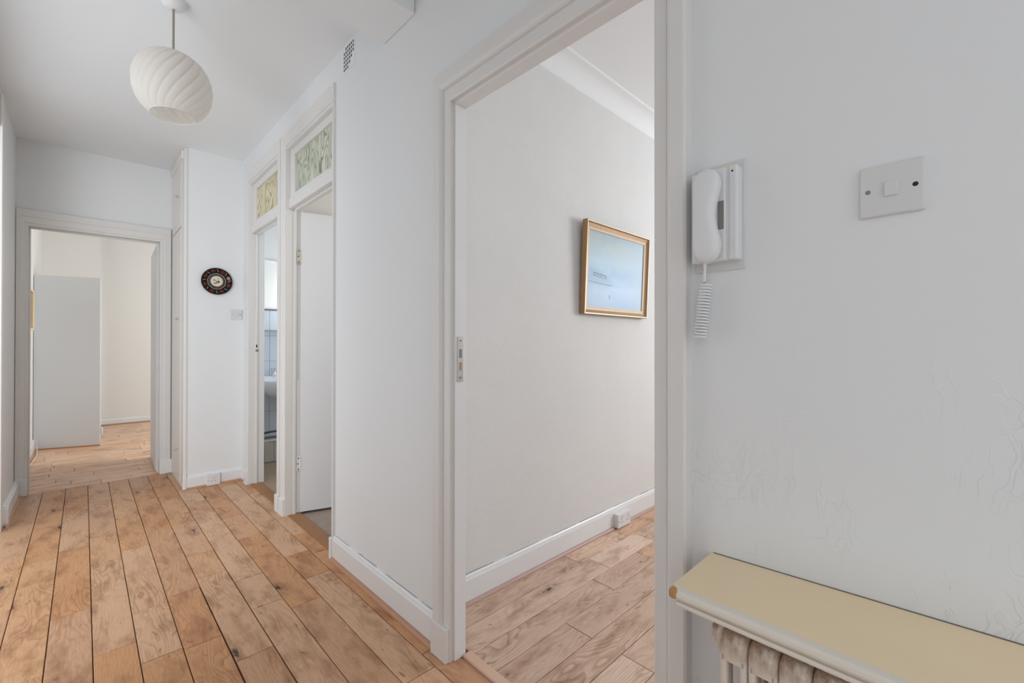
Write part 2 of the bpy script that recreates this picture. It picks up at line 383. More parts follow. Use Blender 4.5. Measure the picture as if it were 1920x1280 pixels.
# ------------------------------------------------------------------ planks
def plank(x0, y0, x1, y1, along, mat, parent, gap=.0015, ztop=0.0):
    """one board; along = 'Y' or 'X'; its local x axis runs along the board"""
    x0 += gap; x1 -= gap; y0 += gap; y1 -= gap
    Lx, Wy = (y1-y0, x1-x0) if along == 'Y' else (x1-x0, y1-y0)
    if Lx < .01 or Wy < .008: return
    h, w_, c, z0, z1 = Lx/2, Wy/2, .0016, -.014, 0
    vs = [(-h, -w_, z0), (h, -w_, z0), (h, w_, z0), (-h, w_, z0),
          (-h, -w_, z1-c), (h, -w_, z1-c), (h, w_, z1-c), (-h, w_, z1-c),
          (-h+c, -w_+c, z1), (h-c, -w_+c, z1), (h-c, w_-c, z1), (-h+c, w_-c, z1)]
    fs = [(0, 1, 5, 4), (1, 2, 6, 5), (2, 3, 7, 6), (3, 0, 4, 7), (4, 5, 9, 8), (5, 6, 10, 9), (6, 7, 11, 10), (7, 4, 8, 11), (8, 9, 10, 11)]
    me = bpy.data.meshes.new('plank'); me.from_pydata(vs, [], fs); me.materials.append(M[mat])
    o = bpy.data.objects.new('plank', me); COL.objects.link(o); o.parent = parent
    o.location = ((x0+x1)/2, (y0+y1)/2, ztop+random.uniform(-.0004, .0004))
    flip = random.choice((0, math.pi))
    o.rotation_euler = (0, 0, (math.pi/2 if along == 'Y' else 0)+flip)
    return o
SX = [-.380, -.229, -.100, .029, .156, .283, .4125, .543, .673, .806, .935, 1.034]
HJ = {0: [4.62, 3.617, 2.982], 1: [4.472, 4.166, 3.521, 3.191, 2.31], 2: [4.36, 3.924, 3.607, 2.746], 3: [4.549, 3.711, 3.272, 2.306],
      4: [4.721, 3.988, 3.365, 2.562], 5: [4.654, 4.344, 3.566, 2.609, 2.118], 6: [4.222, 3.834, 3.557, 3.028, 2.709, 1.903],
      7: [4.037, 3.717, 3.239, 2.546, 2.227], 8: [4.043, 3.507, 3.075, 2.756, 2.116], 9: [4.305, 3.275, 2.645, 2.329, 1.369], 10: [3.946, 2.903, 2.578, 1.456]}
for r, js in HJ.items():
    a, bb = SX[r], SX[r+1]
    top = 5.132 if r < 8 else 4.43
    js = sorted(js)
    y = js[0]
    while y > -1.6:
        y -= random.uniform(.42, .95); js.insert(0, max(y, -1.6))
    js.append(top)
    for y0, y1 in zip(js[:-1], js[1:]):
        xa, xb = a, bb
        if r == 5 and y1 < 2.7: xb -= .0022
        if r == 6 and y1 < 3.1: xb -= .0012
        plank(xa, y0, xb, y1, 'Y', 'oak_hall', fl)
RY = [1.594, 1.461, 1.3195, 1.1915, 1.0565, .9245, .7895, .659, .528, .398, .268, .138, .008, -.122, -.252]
RJ = {0: [1.936, 2.414, 3.2], 1: [2.006, 2.482], 2: [1.846, 2.268, 3.0], 3: [1.477, 2.6], 4: [2.35], 5: [1.485, 2.2]}
for r in range(len(RY)-1):
    js = [1.073]+RJ.get(r, [random.uniform(1.3, 1.7), random.uniform(2.0, 2.5)])
    x = js[-1]
    while x < 4.4:
        x += random.uniform(.5, .95); js.append(min(x, 4.7))
    for x0, x1 in zip(js[:-1], js[1:]): plank(x0, RY[r+1], x1, RY[r], 'X', 'oak_room', fa)
FJ = {0: [.113], 1: [-.075], 2: [.38], 3: [.071], 6: [.316], 9: [.32]}
for r in range(27):
    y0 = 5.137+.13*r
    js = FJ.get(r, [random.uniform(-.3, .5)])
    x = js[0]
    while x > -.39: x -= random.uniform(.5, .9); js.insert(0, max(x, -.39))
    x = js[-1]
    while x < 2.2: x += random.uniform(.5, .9); js.append(x)
    for x0, x1 in zip(js[:-1], js[1:]): plank(x0, y0, x1, min(y0+.13, 8.69), 'X', 'oak_far', ff)

# ------------------------------------------------------------------ skirting boards and quadrants
def skirt(name, axis, p, s0, s1, h, t, out, mat='gloss_white', label=None):
    """board on plane p standing out by t in direction out (+1/-1) along s"""
    pr = [(0, 0), (t, 0), (t, h-.022), (t*.75, h-.012), (t*.68, h-.006), (t*.35, h), (0, h)]
    mb = MB()
    if axis == 'X': mb.loft([[(p+out*d, s, z) for d, z in pr] for s in (s0, s1)])
    else: mb.loft([[(s, p+out*d, z) for d, z in pr] for s in (s0, s1)])
    o = mb.build(name, mat); return struct(o, label)
def quadrant(axis, p, s0, s1, out, mat, parent, r=.017):
    pr = [(0, 0)]+[(r*math.cos(a), r*math.sin(a)) for a in [i*math.pi/2/6 for i in range(7)]]
    mb = MB()
    if axis == 'X': mb.loft([[(p+out*d, s, z) for d, z in pr] for s in (s0, s1)])
    else: mb.loft([[(s, p+out*d, z) for d, z in pr] for s in (s0, s1)])
    o = mb.build('quadrant', mat, parent); smooth_by_angle(o, 40); return o
bs = skirt('baseboard_right', 'X', 1.0, 1.436, 2.432, .130, .016, -1); quadrant('X', .984, 1.452, 2.43, -1, 'quad', bs)
bs = skirt('baseboard_pier', 'Y', 4.43, .60, 1.0, .110, .018, -1); quadrant('Y', 4.412, .602, .985, -1, 'quad', bs, .014)
MB().box(.578, 4.408, 0, .604, 4.45, .118, .005).build('corner_block', 'gloss_white', bs)
bs = skirt('baseboard_left', 'X', LX, 4.36, 5.09, .125, .026, 1); quadrant('X', LX+.026, 4.29, 5.095, 1, 'quad', bs, .014)
MB().box(LX, 4.345, 0, LX+.033, 4.40, .115, .006).build('end_block', 'gloss_white', bs)
bs = skirt('baseboard_left_near', 'X', LX, 4.29, 4.35, .11, .012, 1, 'cup')
bs = skirt('baseboard_living_room', 'Y', 1.60, 1.05, 4.7, .130, .016, -1)
quadrant('Y', 1.584, 1.05, 2.438, -1, 'quad_pink', bs, .016); quadrant('Y', 1.584, 2.615, 4.6, -1, 'quad_pink', bs, .016)
bs = skirt('baseboard_bedroom', 'Y', 8.69, .163, 3.3, .085, .016, -1); quadrant('Y', 8.674, .17, 3.3, -1, 'quad', bs, .014)
bs = skirt('baseboard_bedroom_left', 'X', -.402, 5.26, 7.2, .12, .016, 1); quadrant('X', -.386, 5.26, 7.15, 1, 'quad', bs, .015)

M['crack'] = plain('paint_crack', (.16, .15, .14, 1), .9)
def crack(parent, axis, p, z, s0, s1, seed):
    rn = random.Random(seed); s_ = s0
    while s_ < s1:
        e_ = min(s1, s_+rn.uniform(.05, .26)); n_ = 6
        pts = [(s_+(e_-s_)*i/n_, z+rn.uniform(-.0015, .0015)) for i in range(n_+1)]
        MB().tube([(p, a, q) if axis == 'X' else (a, p, q) for a, q in pts], rn.uniform(.0005, .0011), 4).build('paint_crack', 'crack', parent)
        s_ = e_+rn.uniform(.01, .12)
crack(bpy.data.objects['baseboard_right'], 'X', .9995, .1315, 1.46, 2.42, 3)
crack(bpy.data.objects['baseboard_living_room'], 'Y', 1.5995, .1315, 1.25, 3.2, 5)

# ------------------------------------------------------------------ doors
def casing(parent, axis, p, out, s0, s1, ztop, prof_l, prof_r, prof_t, mat='gloss', name='architrave'):
    """three mitred lengths; prof = [(u outward from the opening, proud)], last point is the outer edge"""
    def pt(s, d, z): return (p+out*d, s, z) if axis == 'X' else (s, p+out*d, z)
    wl, wr, wt = prof_l[-1][0], prof_r[-1][0], prof_t[-1][0]
    def n2(prof): return [(0, 0)]+prof+[(prof[-1][0], 0)]
    L = n2(prof_l); R = n2(prof_r); T = n2(prof_t)
    mb = MB(); mb.loft([[pt(s0-u, d, 0) for u, d in L], [pt(s0-u, d, ztop+u*wt/wl) for u, d in L]]); mb.build(name+'_leg', mat, parent)
    mb = MB(); mb.loft([[pt(s1+u, d, 0) for u, d in R], [pt(s1+u, d, ztop+u*wt/wr) for u, d in R]]); mb.build(name+'_leg', mat, parent)
    mb = MB(); mb.loft([[pt(s0-u*wl/wt, d, ztop+u) for u, d in T], [pt(s1+u*wr/wt, d, ztop+u) for u, d in T]]); mb.build(name+'_head', mat, parent)
def lining(parent, axis, p0, p1, s0, s1, ztop, t=.022, stop=None, stop_w=.014, mat='gloss'):
    """jambs and head lining the opening; stop = (pa, pb) band carrying a door stop"""
    def bx(mb, sa, sb, za, zb, pa, pb, bev=.0015):
        if axis == 'X': mb.box(pa, sa, za, pb, sb, zb, bev, 1)
        else: mb.box(sa, pa, za, sb, pb, zb, bev, 1)
        return mb
    bx(MB(), s0-t, s0, 0, ztop, p0, p1).build('jamb', mat, parent)
    bx(MB(), s1, s1+t, 0, ztop, p0, p1).build('jamb', mat, parent)
    bx(MB(), s0-t, s1+t, ztop, ztop+t, p0, p1).build('head_lining', mat, parent)
    if stop:
        mb = MB(); bx(mb, s0, s0+stop_w, 0, ztop-stop_w, *stop); bx(mb, s1-stop_w, s1, 0, ztop-stop_w, *stop); bx(mb, s0, s1, ztop-stop_w, ztop, *stop)
        mb.build('door_stop', mat, parent)

# profile of the big moulded architrave, from the inner edge outward
def arch(wd, hi=.035, lo=.020):
    k = wd/.095
    return [(0, lo-.002), (.006*k, lo), (.036*k, lo), (.038*k, lo-.003), (.040*k, lo+.004), (.043*k, lo+.009), (.049*k, hi-.001), (.055*k, hi), (wd-.005, hi-.002), (wd, hi-.007)]
# --- living room doorway
d1 = struct(empty('door_1', (1.055, .93, 0)), 'open doorway with moulded white frame leading to the room with the painting')
casing(d1, 'X', 1.0, -1, A_S-.010, A_E+.008, A_T+.008, arch(.082), arch(.096), arch(.125))
lining(d1, 'X', .999, 1.052, A_S, A_E, A_T, .022, None, mat='gloss_white')
# plinth blocks
MB().box(.963, 1.346, 0, 1.0, 1.444, .128, .003).build('plinth_block', 'gloss', d1)
MB().box(.963, .437, 0, 1.0, .524, .128, .003).build('plinth_block', 'gloss', d1)
MB().box(1.034, A_S, -.012, 1.074, A_E, .010, .006, 3).build('threshold_strip', 'strip', d1)
# strike plate on the far jamb
sp = MB().box(1.010, A_E-.0035, 1.045, 1.036, A_E+.001, 1.215, .001, 1).build('strike_plate', 'steel', d1)
MB().box(1.0175, A_E-.0042, 1.135, 1.0285, A_E-.003, 1.168).build('latch_hole', 'recess', sp)
MB().box(1.0175, A_E-.0042, 1.088, 1.0285, A_E-.003, 1.118).build('bolt_hole', 'brass', sp)
for z in (1.06, 1.2): MB().lathe([(.004, 0), (.004, -.0012), (.001, -.0016)], (1.023, A_E-.0035, z), 'Y', 10, True).build('screw', 'recess', sp)

# --- doorways with lights over: shared builder
pb = lambda wd, hi: [(0, hi*.5), (wd*.30, hi*.5), (wd*.34, hi*.75), (wd*.62, hi*.8), (wd*.68, hi), (wd-.004, hi), (wd, hi-.003)]
glass_cache = {}
def reeded(name, col, trans):
    m, nt, b = newmat(name); L = nt.links.new
    tc = N(nt, 'ShaderNodeTexCoord')
    mp = N(nt, 'ShaderNodeMapping'); mp.inputs['Scale'].default_value = (1, 13, 3.0); L(tc.outputs['Object'], mp.inputs[0])
    ns = setin(N(nt, 'ShaderNodeTexNoise'), Scale=1.0, Detail=1.0, Roughness=.4, Distortion=.5); L(mp.outputs[0], ns.inputs['Vector'])
    ml = N(nt, 'ShaderNodeMath', operation='MULTIPLY'); L(ns.outputs[0], ml.inputs[0]); ml.inputs[1].default_value = 9.0
    fc = N(nt, 'ShaderNodeMath', operation='FRACT'); L(ml.outputs[0], fc.inputs[0])
    sb = N(nt, 'ShaderNodeMath', operation='SUBTRACT'); L(fc.outputs[0], sb.inputs[0]); sb.inputs[1].default_value = .5
    abn = N(nt, 'ShaderNodeMath', operation='ABSOLUTE'); L(sb.outputs[0], abn.inputs[0])
    mr = N(nt, 'ShaderNodeMapRange'); L(abn.outputs[0], mr.inputs[0]); mr.inputs[1].default_value = .06; mr.inputs[2].default_value = .20
    mxm = mr
    mx = N(nt, 'ShaderNodeMix', data_type='RGBA'); L(mxm.outputs[0], mx.inputs[0])
    mx.inputs[6].default_value = tuple(c*.50 for c in col[:3])+(1,); mx.inputs[7].default_value = col
    L(mx.outputs[2], b.inputs['Base Color'])
    b.inputs['Roughness'].default_value = .18
    tr = N(nt, 'ShaderNodeBsdfTranslucent'); L(mx.outputs[2], tr.inputs[0])
    ms = N(nt, 'ShaderNodeMixShader'); ms.inputs[0].default_value = trans
    L(b.outputs[0], ms.inputs[1]); L(tr.outputs[0], ms.inputs[2]); L(ms.outputs[0], nt.nodes['Material Output'].inputs[0])
    bp = setin(N(nt, 'ShaderNodeBump'), Strength=.5, Distance=.002); L(mxm.outputs[0], bp.inputs['Height']); L(bp.outputs[0], b.inputs['Normal'])
    return m
M['glass_green'] = reeded('pale_green_patterned_glass', (.82, .85, .75, 1), .5)
M['glass_amber'] = reeded('pale_amber_patterned_glass', (.92, .85, .65, 1), .5)

def light_door(name, label, s0, s1, wl, wr, glass, gl_s):
    d = struct(empty(name, (1.055, (s0+s1)/2, 0)), label)
    casing(d, 'X', 1.0, -1, s0, s1, BC_T, pb(wr, .016), pb(wl, .014), pb(.088, .016))
    # frame: jambs, head and transom rail, a little back from the wall face
    MB().box(.998, s0-.02, 0, 1.115, s0, BC_T, .002, 1).build('jamb', 'gloss', d)
    MB().box(.998, s1, 0, 1.115, s1+.02, BC_T, .002, 1).build('jamb', 'gloss', d)
    MB().box(.998, s0-.02, BC_T-.02, 1.115, s1+.02, BC_T+.004, .002, 1).build('head_lining', 'gloss', d)
    MB().box(1.012, s0, 2.118, 1.09, s1, 2.185, .006, 2).build('transom_rail', 'gloss', d)
    fr = MB()
    zb, zt = 2.185, BC_T-.02
    fr.box(1.022, s0+.0005, zb+.0005, 1.062, s0+gl_s, zt-.0005, .003, 1).box(1.022, s1-gl_s, zb+.0005, 1.062, s1-.0005, zt-.0005, .003, 1)
    fr.box(1.0225, s0+gl_s-.002, zb, 1.0615, s1-gl_s+.002, zb+.028, .003, 1).box(1.0225, s0+gl_s-.002, zt-.05, 1.0615, s1-gl_s+.002, zt, .003, 1)
    lt = fr.build('transom_sash', 'gloss', d)
    MB().box(1.040, s0+gl_s-.006, zb+.02, 1.046, s1-gl_s+.006, zt-.045).build('glass_pane', glass, lt)
    # door stop
    st = MB(); st.box(1.045, s1-.012, 0, 1.062, s1, 2.118, .002, 1).box(1.045, s0, 0, 1.062, s0+.012, 2.118, .002, 1).box(1.045, s0, 2.106, 1.062, s1, 2.118, .002, 1)
    st.build('door_stop', 'gloss', d)
    return d
d2 = light_door('door_2', 'narrow bathroom doorway with an amber patterned glass light above', B_S, B_E, .080, .072, 'glass_amber', .085)
d3 = light_door('door_3', 'half-open white door with a green patterned glass light above', C_S, C_E, .092, .028, 'glass_green', .085)
for dd, (a, b_), (e, g) in ((d2, (B_E, B_E+.082), (B_S-.074, B_S)), (d3, (C_E, C_E+.092), (C_S-.032, C_S))):
    for lo_, hi_ in ((a, b_), (e, g)):
        MB().box(.976, lo_+.002, 0, 1.0, hi_, .118, .003).build('plinth_block', 'gloss_white', dd)
MB().box(1.012, B_S, -.012, 1.095, B_E, .006, .003, 2).build('threshold_board', 'threshold', d2)
MB().box(1.012, C_S, -.012, 1.092, C_E, .006, .003, 2).build('threshold_board', 'threshold', d3)
# strike plate bits on the bathroom jamb
k = MB().box(1.044, B_E-.0135, 1.118, 1.066, B_E-.011, 1.136).build('strike_plate', 'recess', d2)
MB().box(1.047, B_E-.0135, 1.152, 1.056, B_E-.011, 1.178).build('latch_slot', 'dark', k)
# box room leaf, hinged on the far jamb, swung inward
HX, HY = 1.086, 3.244
ang = math.radians(-17)
def leafpt(l, t, z): # l along the leaf, t thickness toward +Y side
    dx, dy = math.cos(ang), math.sin(ang); nx, ny = -dy, dx
    return (HX+dx*l+nx*t, HY+dy*l+ny*t, z)
mb = MB(); mb.loft([[leafpt(l, t, z) for l, t in ((.003, 0), (.755, 0), (.755, .04), (.003, .04))] for z in (.012, 2.108)])
lf = mb.build('door_leaf', 'door', d3)
for z0, z1 in ((1.745, 1.845), (.30, .40)):
    hg = MB().box(1.064, C_E-.0135, z0, HX+.004, C_E-.0105, z1, .001, 1).build('hinge', 'hinge' if z0 > 1 else 'gloss_white', d3)
    for q, zz in enumerate((z0+.012, (z0+z1)/2, z1-.012)):
        MB().lathe([(.0045, 0), (.0045, -.001), (.001, -.0012)], (1.072+(.004 if q != 1 else 0), C_E-.0135, zz), 'Y', 8, True).build('screw', 'dark', hg)
    MB().lathe([(.005, 0), (.005, z1-z0)], (HX+.001, C_E-.014, z0), 'Z', 10, True).build('knuckle', 'hinge' if z0 > 1 else 'gloss_white', hg)
# repair strip on the lower half of the hinge jamb
MB().box(1.064, C_E-.006, .01, 1.108, C_E+.001, .93, .001, 1).build('jamb_patch', 'gloss', d3)

# --- far doorway
d4 = struct(empty('door_4', (.095, 5.16, 0)), 'far doorway with moulded frame and its door folded back')
pd = lambda wd: [(0, .012), (.016, .012), (.02, .018), (wd*.5, .020), (wd*.56, .026), (wd-.004, .026), (wd, .022)]
casing(d4, 'Y', 5.13, -1, -.316, .497, 2.112, pd(.064), pd(.080), pd(.125))
lining(d4, 'Y', 5.128, 5.252, -.316, .497, 2.112, .018, (5.185, 5.20), .012)
MB().box(.497, 5.098, 0, .585, 5.13, .125, .003).build('plinth_block', 'gloss_white', d4)
MB().box(-.380, 5.098, 0, -.318, 5.13, .135, .003).build('plinth_block', 'gloss_white', d4)
ux, uy = .035, .999
def leaf4(l, t, z): return (.478+ux*l+uy*t, 5.212+uy*l-ux*t, z)
mb = MB(); mb.loft([[leaf4(l, t, z) for l, t in ((0, 0), (.74, 0), (.74, .038), (0, .038))] for z in (.014, 2.095)])
mb.build('door_leaf', 'door', d4)

# --- casing stub at the left edge
t = MB().box(LX, 4.22, 0, LX+.012, 4.29, 2.76, .003).build('trim_left_opening', 'cup'); struct(t)

# ------------------------------------------------------------------ fitted cupboard beside the pier
cb = thing('fitted_cupboard', (.60, 4.78, 0), 'tall cream fitted cupboard with small knobs beside the far doorway', 'cupboard')
fr = MB()
fr.box(.584, 4.43, 0, .604, 4.585, CEIL-.002, .002, 1).box(.584, 5.085, 0, .604, 5.129, CEIL-.002, .002, 1)
fr.box(.584, 4.585, 2.70, .604, 5.085, CEIL-.002, .002, 1).box(.584, 4.585, 0, .604, 5.085, .03, .002, 1)
fr.build('face_frame', 'cup', cb)
MB().box(.572, 4.50, 2.715, .590, 5.128, CEIL-.002, .006, 2).build('top_moulding', 'cup', cb)
for za, zb_, kz in ((.034, 2.158, (1.398, .285)), (2.170, 2.695, (2.442,))):
    dr = MB().box(.581, 4.589, za, .602, 5.081, zb_, .002, 1).build('cupboard_door', 'cup', cb)
    for z in kz:
        kb = MB().lathe([(.004, 0), (.004, -.008), (.010, -.010), (.012, -.016), (.009, -.022), (.002, -.024)], (.581, 4.70, z), 'X', 14, True).build('knob', 'steel', dr); smooth_by_angle(kb)
MB().box(.588, 4.424, .0, .605, 4.436, CEIL-.002, .002, 1).build('corner_bead', 'gloss', cb)

# ------------------------------------------------------------------ pendant lamp
def shade_mat():
    m, nt, b = newmat('pleated_paper_shade'); L = nt.links.new
    b.inputs['Base Color'].default_value = (.86, .835, .80, 1); b.inputs['Roughness'].default_value = .6
    tr = N(nt, 'ShaderNodeBsdfTranslucent'); tr.inputs[0].default_value = (.93, .88, .82, 1)
    ms = N(nt, 'ShaderNodeMixShader'); ms.inputs[0].default_value = .42
    L(b.outputs[0], ms.inputs[1]); L(tr.outputs[0], ms.inputs[2]); L(ms.outputs[0], nt.nodes['Material Output'].inputs[0])
    return m
M['shade'] = shade_mat()
PX, PY = .295, 2.572
pl = thing('pendant_lamp', (PX, PY, 2.26), 'round pleated white pendant lamp hanging from the hall ceiling', 'lamp')
prof = [(.026, 2.533), (.055, 2.529), (.085, 2.516), (.112, 2.494), (.134, 2.463), (.148, 2.425), (.1525, 2.385), (.149, 2.345), (.138, 2.309), (.120, 2.279), (.098, 2.257), (.086, 2.249)]
# resample the outline
def resample(pts, n):
    d = [0]
    for a, b_ in zip(pts[:-1], pts[1:]): d.append(d[-1]+math.dist(a, b_))
    out = []
    for i in range(n):
        t_ = d[-1]*i/(n-1); j = 0
        while j < len(d)-2 and d[j+1] < t_: j += 1
        f_ = (t_-d[j])/(d[j+1]-d[j]); out.append(tuple(pts[j][k]+(pts[j+1][k]-pts[j][k])*f_ for k in (0, 1)))
    return out
pf = resample(prof, 40)
NP, NS = 22, 8
rings = []
for i, (r, z) in enumerate(pf):
    u = i/(len(pf)-1); tw = 1.5*u
    amp = .0068*math.sin(math.pi*min(1, max(0, u)))**.6 if 0 < u < 1 else 0
    ring = []
    for k_ in range(NP*NS):
        a = 2*math.pi*k_/(NP*NS); ph = (k_ % NS)/NS
        bul = abs(math.sin(math.pi*ph))**.40
        rr = r+amp*(bul-.7)
        ring.append((PX+rr*math.cos(a-tw), PY+rr*math.sin(a-tw), z))
    rings.append(ring)
sh = MB().loft(rings, cap=False).build('lamp_shade', 'shade', pl)
for p in sh.data.polygons: p.use_smooth = True
rim = MB(); rim.tube([(PX+.086*math.cos(a), PY+.086*math.sin(a), 2.249) for a in [2*math.pi*i/40 for i in range(41)]], .0016, 6); rim.build('bottom_ring', 'gloss', sh)
MB().tube([(PX, PY, 2.44), (PX, PY, 2.763)], .0048, 10).build('rod', 'rod', pl)
MB().lathe([(.016, 2.44), (.02, 2.45), (.02, 2.49), (.012, 2.50)], (PX, PY, 0), 'Z', 16, True).build('lamp_holder', 'plastic', pl)
bu = MB().lathe([(.003, 2.372), (.016, 2.377), (.026, 2.392), (.029, 2.408), (.024, 2.424), (.014, 2.44)], (PX, PY, 0), 'Z', 20, True).build('bulb', 'plastic', pl); smooth_by_angle(bu, 60)
cr_ = MB().lathe([(.012, 2.745), (.035, 2.752), (.050, 2.768), (.052, 2.785)], (PX, PY, 0), 'Z', 28, True).build('ceiling_rose', 'gloss_white', pl); smooth_by_angle(cr_, 40)

# ------------------------------------------------------------------ vent in the wall under the ceiling
vt = thing('air_vent', (.998, 2.268, 2.64), 'small pierced air vent high on the right wall', 'vent')
vp = MB().box(.9985, 2.195, 2.632, 1.0, 2.345, 2.780, .0006, 1).build('grille_plate', 'wall', vt)
mb = MB()
for i in range(6):
    for j in range(6):
        y = 2.322-.0215*i; z = 2.652+.0215*j
        if (z-2.655) > .07+(2.32-y)*.75+.02 or (z-2.655) < (2.30-y)*.9-.035: continue
        mb.box(.9978, y-.0052, z-.0070, .9992, y+.0052, z+.0070)
mb.build('pierced_slots', 'dark', vt)

# ------------------------------------------------------------------ switches and sockets
def switch(name, axis, p, out, s, z, label, n=.043, mat='plastic_dim'):
    t_ = thing(name, (p, s, z-n) if axis == 'X' else (s, p, z-n), label, 'switch', None)
    def bx(sa, sb, za, zb, d0, d1, bev):
        a, b_ = sorted((p+out*d0, p+out*d1))
        return MB().box(a, sa, za, b_, sb, zb, bev, 2) if axis == 'X' else MB().box(sa, a, za, sb, b_, zb, bev, 2)
    bx(s-n, s+n, z-n-.001, z+n+.001, 0, .0085, .003).build('face_plate', mat, t_)
    bx(s-.009, s+.009, z-.0125, z+.0125, .007, .0125, .0015).build('rocker', mat, t_)
    for sg in (-1, 1):
        c_ = (p+out*.0084, s+sg*.031, z) if axis == 'X' else (s+sg*.031, p+out*.0084, z)
        MB().lathe([(.0040, 0), (.0036, out*.0006), (.0005, out*.0008)], c_, axis, 12, True).build('screw', 'dark' if sg*out*(1 if axis == 'X' else -1) > 0 else 'recess', t_)
    return t_
switch('light_switch', 'X', 1.0, -1, .0895, 1.456, 'white single light switch on the plaster beside the entry phone')
switch('light_switch', 'Y', 4.43, -1, .950, 1.437, 'white light switch to the lower right of the decorative plate')
def socket(name, s0, s1, z0, z1, p, depth, label, gangs):
    t_ = thing(name, ((s0+s1)/2, p, z0), label, 'socket')
    MB().box(s0, p-depth, z0, s1, p, z1, .003, 2).build('face_plate', 'plastic', t_)
    w_ = (s1-s0)/gangs; zc = (z0+z1)/2
    for g in range(gangs):
        cx = s0+w_*(g+.5)
        mb = MB()
        mb.box(cx-.002, p-depth-.0006, zc+.006, cx+.002, p-depth+.001, zc+.0145)
        for sg in (-1, 1): mb.box(cx+sg*.0115-.0035, p-depth-.0006, zc-.012, cx+sg*.0115+.0035, p-depth+.001, zc-.008)
        mb.build('pin_holes', 'dark', t_)
        MB().box(cx+.012-.005, p-depth-.003, zc+.018, cx+.012+.005, p-depth+.001, zc+.032, .001, 1).build('socket_switch', 'plastic_dim', t_)
        MB().lathe([(.0032, 0), (.003, -.0008)], (s0+.007 if g == 0 else s1-.007, p-depth, zc), 'Y', 8, True).build('screw', 'recess', t_)
    return t_
socket('wall_socket', .738, .832, .002, .096, 4.412, .020, 'white single socket set into the skirting under the decorative plate', 1)
socket('wall_socket', 2.452, 2.600, .006, .094, 1.584, .034, 'white double socket on the skirting below the painting', 2)

# ------------------------------------------------------------------ decorative plate
M['plate_black'] = plain('black_glaze', (.012, .010, .009, 1), .5, spec=.15, var=.3, vscale=40)
M['plate_red'] = plain('red_glaze', lin(104, 40, 26), .5, spec=.2, var=.35, vscale=50)
M['plate_orange'] = plain('orange_glaze', lin(168, 104, 66), .3, var=.25, vscale=50)
M['plate_cream'] = plain('cream_glaze', lin(226, 214, 196), .3, var=.04, vscale=30)
M['plate_grey'] = plain('grey_glaze', lin(160, 166, 162), .3, var=.2, vscale=80)
M['plate_brown'] = plain('brown_glaze', lin(92, 76, 58), .3, var=.4, vscale=90)
PXc, PZc, PYp = .806, 1.712, 4.43
pt_ = thing('decorative_plate', (PXc, 4.43, 1.60), 'round black decorative plate with red flowers and cream centre on the short wall', 'plate')
dish = MB().lathe([(.05, -.003), (.07, -.006), (.082, -.012), (.110, -.020), (.1125, -.022), (.110, -.024), (.082, -.0165), (.070, -.0115), (.045, -.0105), (.001, -.0105)], (PXc, PYp, PZc), 'Y', 48, False).build('dish', 'plate_black', pt_); smooth_by_angle(dish, 60)
def pl_y(r): # surface of the dish front at radius r
    pr_ = [(0, .0105), (.045, .0105), (.070, .0115), (.082, .0165), (.110, .024)]
    for (a, d0), (b_, d1) in zip(pr_[:-1], pr_[1:]):
        if a <= r <= b_: return d0+(d1-d0)*(r-a)/(b_-a)
    return .024
def decal(name, pts, mat, lift=.0008, parent=pt_):
    """little raised patch of glaze on the dish; pts = (r, angle) outline"""
    mb = MB(); rings = []
    for l_ in (-.0006, lift):
        rings.append([(PXc+r*math.cos(a), PYp-pl_y(r)-l_, PZc+r*math.sin(a)) for r, a in pts])
    mb.loft(rings); return mb.build(name, mat, parent)
def ring_decal(name, r0, r1, mat, lift=.0008, n=48):
    mb = MB(); rings = [[(PXc+r*math.cos(2*math.pi*k_/n), PYp-pl_y(r)-l_, PZc+r*math.sin(2*math.pi*k_/n)) for k_ in range(n)] for r, l_ in ((r0, -.0004), (r0, lift), (r1, lift), (r1, -.0004))]
    mb.loft(rings, cap=False); return mb.build(name, mat, pt_)
for i, a0 in enumerate((20, 62, 108, 152, 198, 246, 292, 340)):
    a0 = math.radians(a0); rc, ra, aa = .090, .0125, .19
    oc = []
    for k_ in range(14):
        t_ = 2*math.pi*k_/14
        oc.append((rc+ra*math.cos(t_)*(1+.15*math.sin(3*t_)), a0+aa*math.sin(t_)))
    decal('painted_flower', oc, 'plate_orange' if i == 0 else 'plate_red')
    b0 = a0+.40
    decal('painted_leaf', [(.078, b0-.05), (.088, b0-.035), (.102, b0+.06), (.103, b0+.10), (.090, b0+.02), (.079, b0-.01)], 'plate_grey')
n = 60
mb = MB(); rr = []
for r_s, l_ in ((-1, -.0004), (-1, .0009), (1, .0009), (1, -.0004)):
    rr.append([((.0645+.0012*math.sin(9*2*math.pi*k_/n)+r_s*(.0022+.0009*math.sin(23*2*math.pi*k_/n))), 2*math.pi*k_/n) for k_ in range(n)])
mb.loft([[(PXc+r*math.cos(a), PYp-pl_y(r)-(.0009 if i in (1, 2) else -.0004), PZc+r*math.sin(a)) for r, a in ring] for i, ring in enumerate(rr)], cap=False)
mb.build('scalloped_ring', 'plate_grey', pt_)
ring_decal('brown_band', .047, .056, 'plate_brown', .0006)
ctr = MB().lathe([(.044, .0004), (.044, -.0012), (.001, -.0012)], (PXc, PYp-.0105, PZc+.001), 'Y', 40, False).build('cream_centre', 'plate_cream', pt_)
def stroke(pts, w_, mat='plate_black'):
    P_ = [(PXc+x, PYp-.0120, PZc+z) for x, z in pts]
    MB().tube(P_, w_*1.45, 6).build('ink_stroke', mat, ctr)
stroke([(-.026, .012), (-.018, .015), (-.008, .011), (-.004, .006)], .0014, 'plate_brown')
stroke([(-.024, .004), (-.016, .006), (-.010, .002)], .0014, 'plate_brown')
stroke([(.000, .004), (.002, -.006), (-.001, -.013), (.006, -.018)], .0018)
